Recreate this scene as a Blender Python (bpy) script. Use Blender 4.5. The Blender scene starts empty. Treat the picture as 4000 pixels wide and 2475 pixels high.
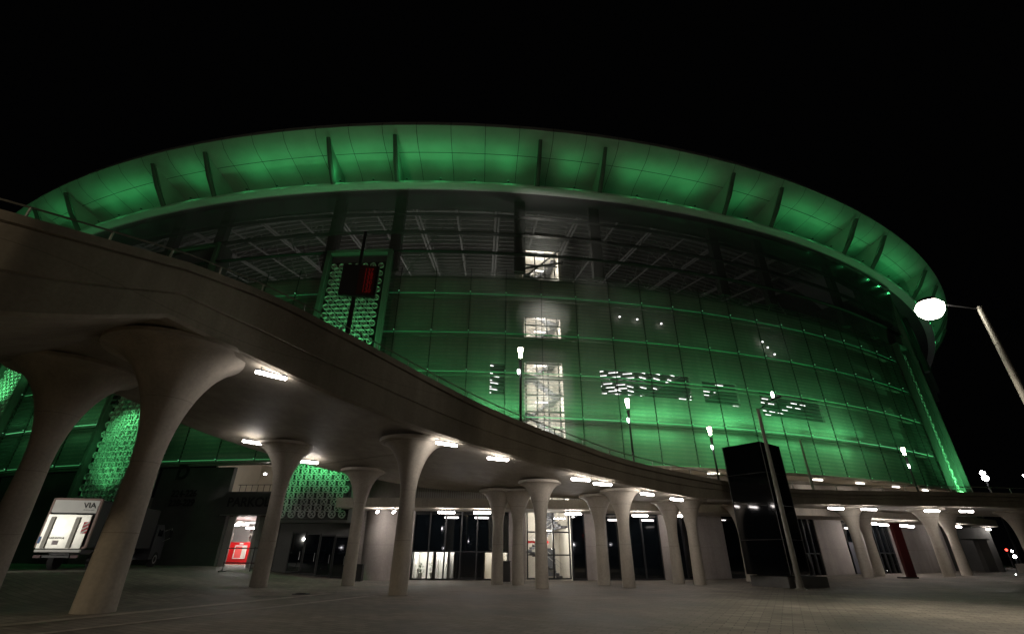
import bpy, math, random
from math import sin, cos, radians as R_, pi, sqrt
from mathutils import Vector, Matrix
random.seed(7)
SC = bpy.context.scene
COL = SC.collection

# ------------------------------------------------------------------ camera, world, exposure
CAM_H = 1.8
cd = bpy.data.cameras.new('camera'); cam = bpy.data.objects.new('camera', cd); COL.objects.link(cam)
cd.sensor_width = 36; cd.lens = 16.35; cd.clip_start = .1; cd.clip_end = 6000
th = R_(27.0); rl = R_(.35)
fw = Vector((0, cos(th), sin(th))); upv = Vector((0, -sin(th), cos(th))); X = Vector((1, 0, 0))
rt = X*cos(rl) + upv*sin(rl); up = upv*cos(rl) - X*sin(rl)
M = Matrix((rt, up, -fw)).transposed().to_4x4(); M.translation = Vector((0, 0, CAM_H))
cam.matrix_world = M
SC.camera = cam
w = bpy.data.worlds.new('World'); SC.world = w; w.use_nodes = True
wb = w.node_tree.nodes['Background']; wb.inputs[0].default_value = (.9, .92, 1, 1); wb.inputs[1].default_value = .0006
SC.view_settings.view_transform = 'Standard'; SC.view_settings.look = 'None'
SC.view_settings.exposure = 0; SC.view_settings.gamma = 1
try:
    SC.cycles.use_denoising = True; SC.cycles.use_light_tree = True
    SC.cycles.max_bounces = 6; SC.cycles.transparent_max_bounces = 16
    SC.cycles.sample_clamp_indirect = 2.0; SC.cycles.caustics_reflective = False; SC.cycles.caustics_refractive = False
except Exception: pass

# ------------------------------------------------------------------ helpers
def tag(o, label=None, cat=None, group=None, kind=None):
    if label: o['label'] = label
    if cat: o['category'] = cat
    if group: o['group'] = group
    if kind: o['kind'] = kind
    return o
def empty(name, loc, label=None, cat=None, group=None, kind=None, rz=0):
    o = bpy.data.objects.new(name, None); COL.objects.link(o); o.location = loc; o.rotation_euler = (0, 0, rz)
    o.empty_display_size = .2
    return tag(o, label, cat, group, kind)
def copy_tree(o, parent=None):
    c = o.copy(); COL.objects.link(c); c.parent = parent
    for ch in list(o.children): copy_tree(ch, c)
    return c

class MB:
    def __init__(s): s.v = []; s.f = []; s.mi = []; s.m = 0; s.sm = []
    def add(s, vs, fs, smooth=False):
        n = len(s.v); s.v += [tuple(v) for v in vs]
        for f in fs: s.f.append(tuple(i+n for i in f)); s.mi.append(s.m); s.sm.append(smooth)
        return s
    def box(s, c, size, rz=0, rx=0, ry=0):
        hx, hy, hz = size[0]/2, size[1]/2, size[2]/2
        E = Matrix.Rotation(rz, 3, 'Z') @ Matrix.Rotation(ry, 3, 'Y') @ Matrix.Rotation(rx, 3, 'X')
        vs = [E @ Vector((x*hx, y*hy, z*hz)) + Vector(c) for z in (-1, 1) for x, y in ((-1, -1), (1, -1), (1, 1), (-1, 1))]
        return s.add(vs, [(3, 2, 1, 0), (4, 5, 6, 7), (0, 1, 5, 4), (1, 2, 6, 5), (2, 3, 7, 6), (3, 0, 4, 7)])
    def tube(s, pts, r, n=8, cap=True):
        pts = [Vector(p) for p in pts]; rs = r if isinstance(r, (list, tuple)) else [r]*len(pts)
        vs = []; fs = []; prev = None
        for i, p in enumerate(pts):
            t = (pts[min(i+1, len(pts)-1)] - pts[max(i-1, 0)]).normalized()
            a = prev if prev is not None else (Vector((0, 0, 1)) if abs(t.z) < .9 else Vector((1, 0, 0)))
            u = (a - t*a.dot(t)).normalized(); w_ = t.cross(u); prev = u
            for k in range(n):
                an = 2*pi*k/n; vs.append(p + (u*cos(an) + w_*sin(an))*rs[i])
        for i in range(len(pts)-1):
            for k in range(n):
                a = i*n+k; b = i*n+(k+1) % n; fs.append((a, b, b+n, a+n))
        if cap: fs += [tuple(reversed(range(n))), tuple(range((len(pts)-1)*n, len(pts)*n))]
        return s.add(vs, fs, True)
    def lathe(s, prof, c=(0, 0, 0), n=32, cap=True):
        vs = []; fs = []
        for r, z in prof:
            for k in range(n):
                a = 2*pi*k/n; vs.append((c[0]+r*cos(a), c[1]+r*sin(a), c[2]+z))
        for i in range(len(prof)-1):
            for k in range(n):
                a = i*n+k; b = i*n+(k+1) % n; fs.append((a, b, b+n, a+n))
        if cap: fs += [tuple(reversed(range(n))), tuple(range((len(prof)-1)*n, len(prof)*n))]
        return s.add(vs, fs, True)
    def sweep(s, prof, a0, a1, step=.6, closed=True, smooth=True, caps=True):
        """profile of (R, z) swept round the stadium centre from angle a0 to a1 (degrees)"""
        n = max(1, int(math.ceil(abs(a1-a0)/step))); m = len(prof); vs = []; fs = []
        for i in range(n+1):
            a = a0 + (a1-a0)*i/n
            for r, z in prof: vs.append(P(r, a, z))
        mm = m if closed else m-1
        for i in range(n):
            for k in range(mm):
                a = i*m+k; b = i*m+(k+1) % m; fs.append((a, a+m, b+m, b))
        if closed and caps: fs += [tuple(range(m)), tuple(reversed(range(n*m, n*m+m)))]
        return s.add(vs, fs, smooth)
    def rbox(s, r0, r1, a0, a1, z0, z1, step=.6):
        return s.sweep([(r1, z0), (r1, z1), (r0, z1), (r0, z0)], a0, a1, step, smooth=False)
    def build(s, name, mat, parent=None, smooth_angle=40):
        off = Vector((0, 0, 0))
        if parent is not None:
            p = parent
            while p is not None: off += p.location; p = p.parent
        me = bpy.data.meshes.new(name)
        me.from_pydata([tuple(Vector(v)-off) for v in s.v], [], s.f)
        mats = mat if isinstance(mat, (list, tuple)) else [mat]
        for m_ in mats: me.materials.append(m_)
        for i, p_ in enumerate(me.polygons): p_.material_index = s.mi[i]; p_.use_smooth = s.sm[i]
        me.update()
        if any(s.sm):
            try: me.set_sharp_from_angle(angle=R_(smooth_angle))
            except Exception: pass
        o = bpy.data.objects.new(name, me); COL.objects.link(o)
        if parent is not None: o.parent = parent
        return o

SCX, SCY = -9.2, 150.9           # centre of the stadium bowl
def P(r, a, z=0): return Vector((SCX + r*sin(R_(a)), SCY - r*cos(R_(a)), z))
def ss(t): t = min(1, max(0, t)); return t*t*(3-2*t)
def gz(x, y): return .85*ss((-11-x)/13)*ss((y-19)/8) + .35*ss((x-10)/25)*ss((y-26)/14)

def text_mesh(name, s, size, mat, parent, loc, normal_az, extrude=.01, tilt=0, bold=0, shear=0, align='CENTER', space=1.0):
    """raised lettering; normal_az = direction (radians, from +X) the text faces"""
    cu = bpy.data.curves.new('letters', 'FONT'); cu.body = s; cu.size = size; cu.extrude = extrude
    cu.align_x = align; cu.align_y = 'CENTER'; cu.offset = bold; cu.shear = shear; cu.space_line = space
    t = bpy.data.objects.new('letters', cu)
    me = bpy.data.meshes.new_from_object(t)
    bpy.data.objects.remove(t); bpy.data.curves.remove(cu)
    E = Matrix.Rotation(normal_az + pi/2, 4, 'Z') @ Matrix.Rotation(pi/2 + tilt, 4, 'X')
    off = Vector(loc)
    p = parent
    while p is not None: off = off - p.location; p = p.parent
    me.transform(Matrix.Translation(off) @ E)
    me.materials.clear(); me.materials.append(mat)
    o = bpy.data.objects.new(name, me); COL.objects.link(o); o.parent = parent
    return o

# ------------------------------------------------------------------ materials
def nt(name):
    m = bpy.data.materials.new(name); m.use_nodes = True; t = m.node_tree
    return m, t, t.nodes['Principled BSDF'], t.nodes['Material Output']
def simple(name, col, rough=.5, metal=0, spec=.5, noise=0, scale=3, bump=0, coords='Object'):
    m, t, b, o = nt(name)
    b.inputs['Base Color'].default_value = (*col, 1); b.inputs['Roughness'].default_value = rough
    b.inputs['Metallic'].default_value = metal; b.inputs['Specular IOR Level'].default_value = spec
    if noise or bump:
        g = t.nodes.new('ShaderNodeNewGeometry')
        n = t.nodes.new('ShaderNodeTexNoise'); n.inputs['Scale'].default_value = scale; n.inputs['Detail'].default_value = 6
        t.links.new(g.outputs['Position'], n.inputs['Vector'])
        if noise:
            mr = t.nodes.new('ShaderNodeMapRange'); mr.inputs[1].default_value = .3; mr.inputs[2].default_value = .7
            mr.inputs[3].default_value = 1-noise; mr.inputs[4].default_value = 1+noise
            t.links.new(n.outputs['Fac'], mr.inputs[0])
            mx = t.nodes.new('ShaderNodeVectorMath'); mx.operation = 'SCALE'; mx.inputs[0].default_value = col
            t.links.new(mr.outputs[0], mx.inputs['Scale']); t.links.new(mx.outputs[0], b.inputs['Base Color'])
        if bump:
            bp = t.nodes.new('ShaderNodeBump'); bp.inputs['Strength'].default_value = bump; bp.inputs['Distance'].default_value = .02
            n2 = t.nodes.new('ShaderNodeTexNoise'); n2.inputs['Scale'].default_value = scale*8; n2.inputs['Detail'].default_value = 4
            t.links.new(g.outputs['Position'], n2.inputs['Vector']); t.links.new(n2.outputs['Fac'], bp.inputs['Height'])
            t.links.new(bp.outputs['Normal'], b.inputs['Normal'])
    return m
def emis(name, col, s):
    m, t, b, o = nt(name)
    b.inputs['Base Color'].default_value = (*col, 1)
    b.inputs['Emission Color'].default_value = (*col, 1); b.inputs['Emission Strength'].default_value = s
    return m
MAT = {}
def concrete(name, col, rough=.7):
    m, t, b, o = nt(name); b.inputs['Roughness'].default_value = rough
    g = t.nodes.new('ShaderNodeNewGeometry')
    def noise(sc, scale, det=6):
        mp = t.nodes.new('ShaderNodeMapping'); mp.inputs['Scale'].default_value = sc; t.links.new(g.outputs['Position'], mp.inputs[0])
        n = t.nodes.new('ShaderNodeTexNoise'); n.inputs['Scale'].default_value = scale; n.inputs['Detail'].default_value = det
        t.links.new(mp.outputs[0], n.inputs['Vector']); return n
    def rng(n, lo, hi, f0=.3, f1=.7):
        mr = t.nodes.new('ShaderNodeMapRange'); mr.inputs[1].default_value = f0; mr.inputs[2].default_value = f1; mr.inputs[3].default_value = lo; mr.inputs[4].default_value = hi
        t.links.new(n, mr.inputs[0]); return mr.outputs[0]
    def mul(x, y):
        q = t.nodes.new('ShaderNodeMath'); q.operation = 'MULTIPLY'; t.links.new(x, q.inputs[0]); t.links.new(y, q.inputs[1]); return q.outputs[0]
    streak = rng(noise((1.6, 1.6, .10), 1.0).outputs['Fac'], .84, 1.1)
    cloud = rng(noise((1, 1, 1), .45).outputs['Fac'], .84, 1.14)
    fine = rng(noise((1, 1, 1), 9, 3).outputs['Fac'], .92, 1.08)
    # casting joints: thin dark lines every 2.4 m of height
    sp = t.nodes.new('ShaderNodeSeparateXYZ'); t.links.new(g.outputs['Position'], sp.inputs[0])
    md = t.nodes.new('ShaderNodeMath'); md.operation = 'PINGPONG'; md.inputs[1].default_value = 1.2; t.links.new(sp.outputs[2], md.inputs[0])
    line = rng(md.outputs[0], .62, 1.0, 0, .02)
    f = mul(mul(mul(streak, cloud), fine), line)
    mx = t.nodes.new('ShaderNodeVectorMath'); mx.operation = 'SCALE'; mx.inputs[0].default_value = col
    t.links.new(f, mx.inputs['Scale']); t.links.new(mx.outputs[0], b.inputs['Base Color'])
    bp = t.nodes.new('ShaderNodeBump'); bp.inputs['Strength'].default_value = .3; bp.inputs['Distance'].default_value = .02
    t.links.new(noise((1, 1, 1), 6).outputs['Fac'], bp.inputs['Height']); t.links.new(bp.outputs[0], b.inputs['Normal'])
    return m
MAT['concrete'] = concrete('concrete', (.46, .415, .345))
MAT['deck_concrete_shaded'] = concrete('deck_concrete_shaded', (.33, .295, .235))  # darker than the columns: undercroft shade put into the deck colour
MAT['concrete_wall'] = concrete('concrete_wall', (.36, .325, .30), .75)
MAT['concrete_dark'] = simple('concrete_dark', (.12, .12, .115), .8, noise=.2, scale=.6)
MAT['rim'] = simple('rim_membrane', (.42, .45, .42), .55, noise=.12, scale=.35)
MAT['trim'] = simple('trim_metal', (.55, .58, .56), .35, noise=.05, scale=1)
MAT['steel'] = simple('steel', (.5, .5, .48), .35, metal=.6)
MAT['galv'] = simple('galvanised', (.26, .25, .22), .5, metal=.3, noise=.1, scale=4)
MAT['black'] = simple('black_paint', (.02, .02, .022), .45)
MAT['dark'] = simple('dark_metal', (.035, .035, .035), .5, metal=.2)
MAT['white'] = simple('white_paint', (.8, .79, .75), .5, noise=.04, scale=2)
MAT['cream'] = simple('cream_wall', (.72, .68, .60), .8, noise=.06, scale=1)
MAT['red'] = simple('red_paint', (.6, .01, .012), .45)
MAT['darkred'] = simple('dark_red', (.06, .005, .005), .5)
MAT['rubber'] = simple('rubber', (.02, .02, .02), .85)
MAT['grey_door'] = simple('grey_door', (.10, .105, .12), .45)
MAT['lettering'] = simple('dark_lettering', (.03, .03, .03), .7)
MAT['plant'] = simple('leaf', (.04, .09, .03), .7)
MAT['blue'] = simple('blue_paint', (.05, .16, .4), .5)
MAT['panel_relief'] = simple('panel_relief', (.5, .53, .5), .5, noise=.15, scale=2)
MAT['panel_back'] = simple('panel_back', (.06, .065, .06), .7)  # darker than the relief: shade between the rings put into the colour
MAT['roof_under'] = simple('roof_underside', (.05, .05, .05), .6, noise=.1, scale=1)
MAT['purlin'] = simple('purlin', (.55, .55, .53), .45)
MAT['lamp_white'] = emis('lamp_white', (1, .92, .88), 48)
MAT['lamp_far'] = emis('lamp_far', (1, .96, 1), 40)
MAT['lamp_bars'] = emis('lamp_bars', (1, .96, .95), 6)
MAT['lamp_street'] = emis('lamp_street', (1, .86, .68), 60)
MAT['lamp_flood'] = emis('lamp_flood', (1, .93, .78), 35)
MAT['lamp_red'] = emis('lamp_red', (1, .06, .04), 6)
MAT['lamp_green'] = emis('lamp_green', (.1, 1, .4), 3)
MAT['led'] = emis('led_green', (.16, .80, .30), 1.0)
MAT['led_low'] = emis('led_green_low', (.10, .62, .20), .5)
MAT['led_dim'] = emis('led_green_dim', (.07, .60, .22), .15)
MAT['led_node'] = emis('led_node', (.3, 1, .5), .45)
MAT['digit_red'] = emis('digit_red', (.5, .02, .02), .05)
MAT['lamp_room'] = emis('lamp_room', (1, .95, .85), 6)

def glass_dark(name, tint=(.004, .006, .008), rough=.03):
    m, t, b, o = nt(name)
    b.inputs['Base Color'].default_value = (*tint, 1); b.inputs['Roughness'].default_value = rough
    b.inputs['Specular IOR Level'].default_value = .9 if name == 'dark_glass' else .4
    return m
MAT['glass_dark'] = glass_dark('dark_glass')
MAT['totem'] = glass_dark('gloss_black', (.003, .004, .005), .06)
def glass_clear(name, trans, gl=(.9, .9, .9), rough=.02):
    m, t, b, o = nt(name)
    t.nodes.remove(b)
    tr = t.nodes.new('ShaderNodeBsdfTransparent'); tr.inputs[0].default_value = (trans,)*3 + (1,)
    g = t.nodes.new('ShaderNodeBsdfGlossy'); g.inputs['Color'].default_value = (*gl, 1); g.inputs['Roughness'].default_value = rough
    mx = t.nodes.new('ShaderNodeMixShader'); fr = t.nodes.new('ShaderNodeFresnel'); fr.inputs[0].default_value = 1.5
    t.links.new(fr.outputs[0], mx.inputs[0]); t.links.new(tr.outputs[0], mx.inputs[1]); t.links.new(g.outputs[0], mx.inputs[2])
    t.links.new(mx.outputs[0], o.inputs[0])
    return m
MAT['glass'] = glass_clear('window_glass', .85)
MAT['glass_upper'] = glass_clear('upper_glass', .7, rough=.15)
_t = MAT['glass_upper'].node_tree; _o = _t.nodes['Material Output']; _s = _o.inputs[0].links[0].from_socket
_d = _t.nodes.new('ShaderNodeBsdfDiffuse'); _d.inputs[0].default_value = (.5, .52, .5, 1)
_l = _t.nodes.new('ShaderNodeBsdfTranslucent'); _l.inputs[0].default_value = (.5, .52, .5, 1)
_a = _t.nodes.new('ShaderNodeMixShader'); _t.links.new(_d.outputs[0], _a.inputs[1]); _t.links.new(_l.outputs[0], _a.inputs[2])
_m = _t.nodes.new('ShaderNodeMixShader'); _m.inputs[0].default_value = .2  # pale diffuse share put into the glass to stand in for lens haze
_t.links.new(_s, _m.inputs[1]); _t.links.new(_a.outputs[0], _m.inputs[2]); _t.links.new(_m.outputs[0], _o.inputs[0])

def skin_mat():
    """expanded metal skin: see-through, fine horizontal louvres"""
    m, t, b, o = nt('facade_mesh'); t.nodes.remove(b)
    g = t.nodes.new('ShaderNodeNewGeometry'); sp = t.nodes.new('ShaderNodeSeparateXYZ'); t.links.new(g.outputs['Position'], sp.inputs[0])
    ml = t.nodes.new('ShaderNodeMath'); ml.operation = 'MULTIPLY'; ml.inputs[1].default_value = 2*pi/.36
    t.links.new(sp.outputs[2], ml.inputs[0])
    sn = t.nodes.new('ShaderNodeMath'); sn.operation = 'SINE'; t.links.new(ml.outputs[0], sn.inputs[0])
    mr = t.nodes.new('ShaderNodeMapRange'); mr.inputs[1].default_value = -.6; mr.inputs[2].default_value = .6
    mr.inputs[3].default_value = .48; mr.inputs[4].default_value = .62
    t.links.new(sn.outputs[0], mr.inputs[0])
    n = t.nodes.new('ShaderNodeTexNoise'); n.inputs['Scale'].default_value = .25; t.links.new(g.outputs['Position'], n.inputs['Vector'])
    tr = t.nodes.new('ShaderNodeBsdfTransparent')
    df = t.nodes.new('ShaderNodeBsdfDiffuse'); df.inputs[0].default_value = (.14, .15, .14, 1)
    tl = t.nodes.new('ShaderNodeBsdfTranslucent'); tl.inputs[0].default_value = (.5, .52, .5, 1)
    a = t.nodes.new('ShaderNodeMixShader'); a.inputs[0].default_value = .5
    t.links.new(df.outputs[0], a.inputs[1]); t.links.new(tl.outputs[0], a.inputs[2])
    c = t.nodes.new('ShaderNodeMixShader'); t.links.new(mr.outputs[0], c.inputs[0])
    t.links.new(a.outputs[0], c.inputs[1]); t.links.new(tr.outputs[0], c.inputs[2])
    t.links.new(c.outputs[0], o.inputs[0])
    return m
MAT['skin'] = skin_mat()
def frosted():
    m, t, b, o = nt('frosted_strip'); t.nodes.remove(b)
    df = t.nodes.new('ShaderNodeBsdfDiffuse'); df.inputs[0].default_value = (.16, .17, .16, 1)
    tl = t.nodes.new('ShaderNodeBsdfTranslucent'); tl.inputs[0].default_value = (.6, .62, .6, 1)
    a = t.nodes.new('ShaderNodeMixShader'); a.inputs[0].default_value = .6
    t.links.new(df.outputs[0], a.inputs[1]); t.links.new(tl.outputs[0], a.inputs[2]); t.links.new(a.outputs[0], o.inputs[0])
    return m
MAT['frosted'] = frosted()

def paving():
    m, t, b, o = nt('paving')
    g = t.nodes.new('ShaderNodeNewGeometry')
    mp = t.nodes.new('ShaderNodeMapping'); mp.inputs['Rotation'].default_value = (0, 0, R_(28))
    t.links.new(g.outputs['Position'], mp.inputs[0])
    br = t.nodes.new('ShaderNodeTexBrick'); br.inputs['Scale'].default_value = 1
    br.inputs['Brick Width'].default_value = .6; br.inputs['Row Height'].default_value = .3; br.inputs['Mortar Size'].default_value = .012
    br.inputs['Color1'].default_value = (.17, .15, .125, 1); br.inputs['Color2'].default_value = (.24, .215, .18, 1); br.inputs['Mortar'].default_value = (.07, .065, .06, 1)
    t.links.new(mp.outputs[0], br.inputs['Vector'])
    n = t.nodes.new('ShaderNodeTexNoise'); n.inputs['Scale'].default_value = .22; n.inputs['Detail'].default_value = 7; n.inputs['Roughness'].default_value = .6
    t.links.new(g.outputs['Position'], n.inputs['Vector'])
    mr = t.nodes.new('ShaderNodeMapRange'); mr.inputs[1].default_value = .3; mr.inputs[2].default_value = .7; mr.inputs[3].default_value = .35; mr.inputs[4].default_value = 1.5
    t.links.new(n.outputs['Fac'], mr.inputs[0])
    mx = t.nodes.new('ShaderNodeVectorMath'); mx.operation = 'SCALE'
    t.links.new(br.outputs['Color'], mx.inputs[0]); t.links.new(mr.outputs[0], mx.inputs['Scale']); t.links.new(mx.outputs[0], b.inputs['Base Color'])
    r2 = t.nodes.new('ShaderNodeMapRange'); r2.inputs[1].default_value = .3; r2.inputs[2].default_value = .7; r2.inputs[3].default_value = .55; r2.inputs[4].default_value = .95
    b.inputs['Specular IOR Level'].default_value = .35
    t.links.new(n.outputs['Fac'], r2.inputs[0]); t.links.new(r2.outputs[0], b.inputs['Roughness'])
    bp = t.nodes.new('ShaderNodeBump'); bp.inputs['Strength'].default_value = .5; bp.inputs['Distance'].default_value = .01
    t.links.new(br.outputs['Fac'], bp.inputs['Height']); bp.invert = True; t.links.new(bp.outputs[0], b.inputs['Normal'])
    return m
MAT['paving'] = paving()

# ------------------------------------------------------------------ ground
def coords(fine0, fine1, step, far):
    c = []; x = fine0
    while x <= fine1: c.append(x); x += step
    s = step; x = fine1
    while x < far: s *= 1.5; x += s; c.append(x)
    s = step; x = fine0; l = []
    while x > -far: s *= 1.5; x -= s; l.append(x)
    return list(reversed(l)) + c
xs = coords(-45, 60, 1.5, 3000); ys = coords(-6, 62, 1.5, 3000)
mb = MB(); nx = len(xs)
mb.add([(x, y, gz(x, y)) for y in ys for x in xs], [(j*nx+i, j*nx+i+1, (j+1)*nx+i+1, (j+1)*nx+i) for j in range(len(ys)-1) for i in range(nx-1)], True)
tag(mb.build('ground', MAT['paving']), kind='structure')

def strip(name, x0, y0, x1, y1, wd, mat, lift=.006):
    n = 24; d = Vector((x1-x0, y1-y0)).normalized(); q = Vector((-d.y, d.x))*wd/2; vs = []
    for i in range(n+1):
        x = x0+(x1-x0)*i/n; y = y0+(y1-y0)*i/n
        for sg in (-1, 1): vs.append((x+q.x*sg, y+q.y*sg, gz(x+q.x*sg, y+q.y*sg)+lift))
    return tag(MB().add(vs, [(2*i, 2*i+1, 2*i+3, 2*i+2) for i in range(n)]).build(name, mat), kind='structure')
MAT['pale_stone'] = simple('pale_stone', (.30, .265, .22), .7, noise=.25, scale=2)
MAT['drain'] = simple('drain_grate', (.04, .04, .04), .6)
strip('paving_stripe', -16, 9.5, -9, 27, .55, MAT['pale_stone'], .012)
strip('paving_stripe', -13.2, 9.5, -6.5, 26, .3, MAT['pale_stone'], .012)
strip('drain_channel', -12, 24.8, 40, 31.5, .16, MAT['drain'], .016)
strip('drain_channel', -6, 9.0, 30, 13.5, .14, MAT['drain'], .016)
def manhole(x, y, lab):
    e = empty('manhole_cover', (x, y, gz(x, y)), lab, 'manhole cover')
    MB().lathe([(.42, 0), (.42, .022), (.36, .026)], (x, y, gz(x, y)), 28).build('frame', MAT['drain'], e)
    m_ = MB().lathe([(.34, .0), (.34, .034)], (x, y, gz(x, y)), 28)
    for k in range(-2, 3): m_.box((x, y+k*.11, gz(x, y)+.038), (.5-.08*abs(k), .035, .008))
    m_.build('lid', simple('cast_iron', (.05, .045, .04), .5, metal=.5), e)
manhole(-8.1, 9.3, 'dark round manhole cover in the paving nearest the viewer, at bottom left')
manhole(-10.3, 26.6, 'dark round manhole cover between the ramp columns')

# ------------------------------------------------------------------ elevated walkway (ramp)
ST = [  # outer soffit edge x,y ; soffit z ; top z ; inner edge x,y
 (-22, 4.5, 6.6, 10.4, -31, 10), (-17.5, 8.4, 7.0, 10.4, -27, 13), (-13.9, 11.3, 7.5, 10.55, -23.5, 15.5), (-12.4, 14.9, 9.3, 11.6, -21.6, 19.3),
 (-10.9, 18.3, 9.0, 12.1, -20.3, 23.5), (-8.0, 21.0, 8.2, 11.36, -18.5, 28), (-3.9, 25, 7.4, 10.2, -15.2, 31.8),
 (-.5, 27, 6.8, 9.1, -11.5, 34.5), (4, 29, 6.1, 7.9, -6, 36.3), (7.3, 30.6, 5.7, 7.2, 1, 37.0), (12.5, 34.3, 5.4, 6.9, 9, 38.2),
 (18.5, 37, 5.4, 6.5, 16, 39.8), (25.3, 39, 5.4, 6.45, 23, 43), (36.4, 40.1, 5.4, 6.5, 36.4, 47), (42.4, 41.2, 5.4, 6.55, 43, 49), (75, 47, 5.4, 6.6, 75, 56)]
def cr(p0, p1, p2, p3, t):
    return tuple(.5*((2*b) + (-a+c)*t + (2*a-5*b+4*c-d)*t*t + (-a+3*b-3*c+d)*t**3) for a, b, c, d in zip(p0, p1, p2, p3))
DS = []
for i in range(len(ST)-1):
    for k in range(6):
        a = ST[max(i-1, 0)]; d = ST[min(i+2, len(ST)-1)]
        if i == 3: a = ST[i]        # the crease in the underside by the corner
        if i == 2: d = ST[i+1]
        DS.append(cr(a, ST[i], ST[i+1], d, k/6))
DS.append(ST[-1])
def frame(i):
    a = Vector(DS[max(i-1, 0)][:2]); b = Vector(DS[min(i+1, len(DS)-1)][:2]); t = (b-a).normalized()
    return t, Vector((t.y, -t.x))     # tangent, outward (towards camera side)
def soffit(x, y):
    best = None; p = Vector((x, y))
    for d in DS:
        a = Vector(d[:2]); b = Vector(d[4:6]); ab = b-a; t = max(0, min(1, (p-a).dot(ab)/ab.dot(ab)))
        q = (a+ab*t-p).length
        if best is None or q < best[0]: best = (q, d[2], d[3])
    return best
walk = empty('elevated_walkway', (4, 33, 0), 'long curved concrete ramp on flared columns, sweeping up to the left', 'walkway')
mb = MB(); vs = []; fs = []; rows = []
for i, d in enumerate(DS):
    t, o = frame(i); zs, zt = d[2], d[3]; h = zt-zs; e = Vector(d[:2]); q = Vector(d[4:6])
    thick = 1.1
    pr = [(0, zs), (.07, zs+.12), (.10, zs+h*.40), (.04, zs+h*.40+.03), (.04, zs+h*.40+.08), (.12, zs+h*.40+.11), (.14, zt-.42), (.0, zt-.40), (.0, zt-.32), (.16, zt-.30), (.16, zt), (-.22, zt), (-.22, zt-1.0)]
    row = [(e.x+o.x*a, e.y+o.y*a, z) for a, z in pr]
    n = (e-q).normalized()
    zf = zt-1.0
    row += [(q.x+n.x*a, q.y+n.y*a, z) for a, z in ((.3, zf), (.3, zf+.35), (0, zf+.35), (0, zs), )]
    # soffit slightly coffered: rows between inner edge and outer edge
    for f, dz in ((.03, -.0), (.06, .10), (.93, .10), (.965, .0)):
        p = q.lerp(e, f); row.append((p.x, p.y, zs+dz))
    rows.append(row)
m = len(rows[0])
for r in rows: vs += r
for i in range(len(rows)-1):
    for k in range(m):
        a = i*m+k; b = i*m+(k+1) % m; fs.append((a, b, b+m, a+m))
fs += [tuple(reversed(range(m))), tuple(range((len(rows)-1)*m, len(rows)*m))]
mb.add(vs, fs, True)
mb.build('deck', MAT['deck_concrete_shaded'], walk, 25)

def column(x, y, rf=None, hf=None, r0=.36, rb=.41):
    zb = gz(x, y)-.05; _, zs, _ = soffit(x, y); zs += .12
    H = zs-zb
    rf = rf or (1.3 + .14*(zs-5.4)); hf = hf or min(H*.62, 2.4+.35*(zs-5.4))
    pr = [(rb+.01, 0), (rb, .1)]
    for k in range(1, 7): pr.append((rb+(r0-rb)*k/6, (H-hf)*k/6))
    for k in range(1, 15):
        t = k/14; tt = sin(t*pi/2)      # quarter-ellipse flare
        pr.append((r0+(rf-r0)*(1-cos(t*pi/2)), H-hf+(hf-.16)*tt))
    pr += [(rf+.02, H-.08), (rf+.02, H)]
    m_ = MB().lathe(pr, (x, y, zb), 36)
    # casting joints
    return m_.build('column', MAT['concrete'], walk, 50)
OUT = [(-13.9, 18.3, 2.75, 4.6, .48, .62), (-5.5, 26.4, 1.8, 3.1, .40, .46), (1.9, 32.2), (7.4, 33.4), (13.0, 36.6), (28.7, 42.6), (35.9, 43.4), (45.5, 45.5)]
INN = [(-20.3, 20.6, 2.6, 4.2, .48, .60), (-13.9, 29.6, 1.85, 3.0, .40, .46), (-10.2, 33.6), (-.9, 35.9), (.5, 35.6), (6.3, 36.0), (12.0, 38.0), (18.3, 40.3), (31.5, 45.2), (40.5, 47.0)]
for c in OUT: column(*c)
for c in INN: column(*c)

# railing on the ramp edge: rail + posts
rail = MB(); pts = []
for i, d in enumerate(DS):
    t, o = frame(i); pts.append((d[0]-o.x*.05, d[1]-o.y*.05, d[3]+.42))
rail.tube(pts, .035, 6)
rl_ = rail.build('handrail', MAT['galv'], walk)
acc = 0
for i in range(len(pts)-1):
    a, b = Vector(pts[i]), Vector(pts[i+1]); L = (b-a).length
    while acc < L:
        p = a.lerp(b, acc/L); MB().box((p.x, p.y, p.z-.22), (.05, .05, .46)).build('rail_post', MAT['steel'], rl_); acc += 2.0
    acc -= L

# ------------------------------------------------------------------ stadium
stad = empty('stadium', (SCX, SCY-111, 0), 'huge round stadium glowing green at night behind the ramp', 'stadium')
A0, A1 = -46, 34.7
RS = 111.5
TRIM_Z = 36.9
# roof rim
prof = [(109.4, 37.2), (110.3, 38.5), (111.9, 39.6), (113.8, 40.1), (115.2, 40.45), (116.15, 40.95), (116.75, 41.6), (116.6, 42.2), (115.9, 42.9), (114.3, 43.7), (110.5, 45.0), (104, 46.4), (90, 47.2), (76, 47.4), (76, 46.9), (108.5, 41.5)]
MB().sweep(prof, -80, 84, .5).build('roof_rim', MAT['rim'], stad, 30)
# thin panel joints on the rim (one narrow strip per joint)
under = prof[1:8]
j = -50.0
while j < 62:
    mb = MB(); dj = .012
    vs = []
    for (r_, z_) in under: vs += [P(r_+.015, j-dj, z_-.02), P(r_+.015, j+dj, z_-.02)]
    mb.add(vs, [(2*k, 2*k+1, 2*k+3, 2*k+2) for k in range(len(under)-1)]); mb.build('rim_joint', MAT['dark'], stad)
    j += 1.77
mb = MB(); mb.sweep([(114.3, 40.20), (114.34, 40.21), (114.34, 40.26), (114.3, 40.25)], -79, 83, .5); mb.build('rim_seam', MAT['dark'], stad)
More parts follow.
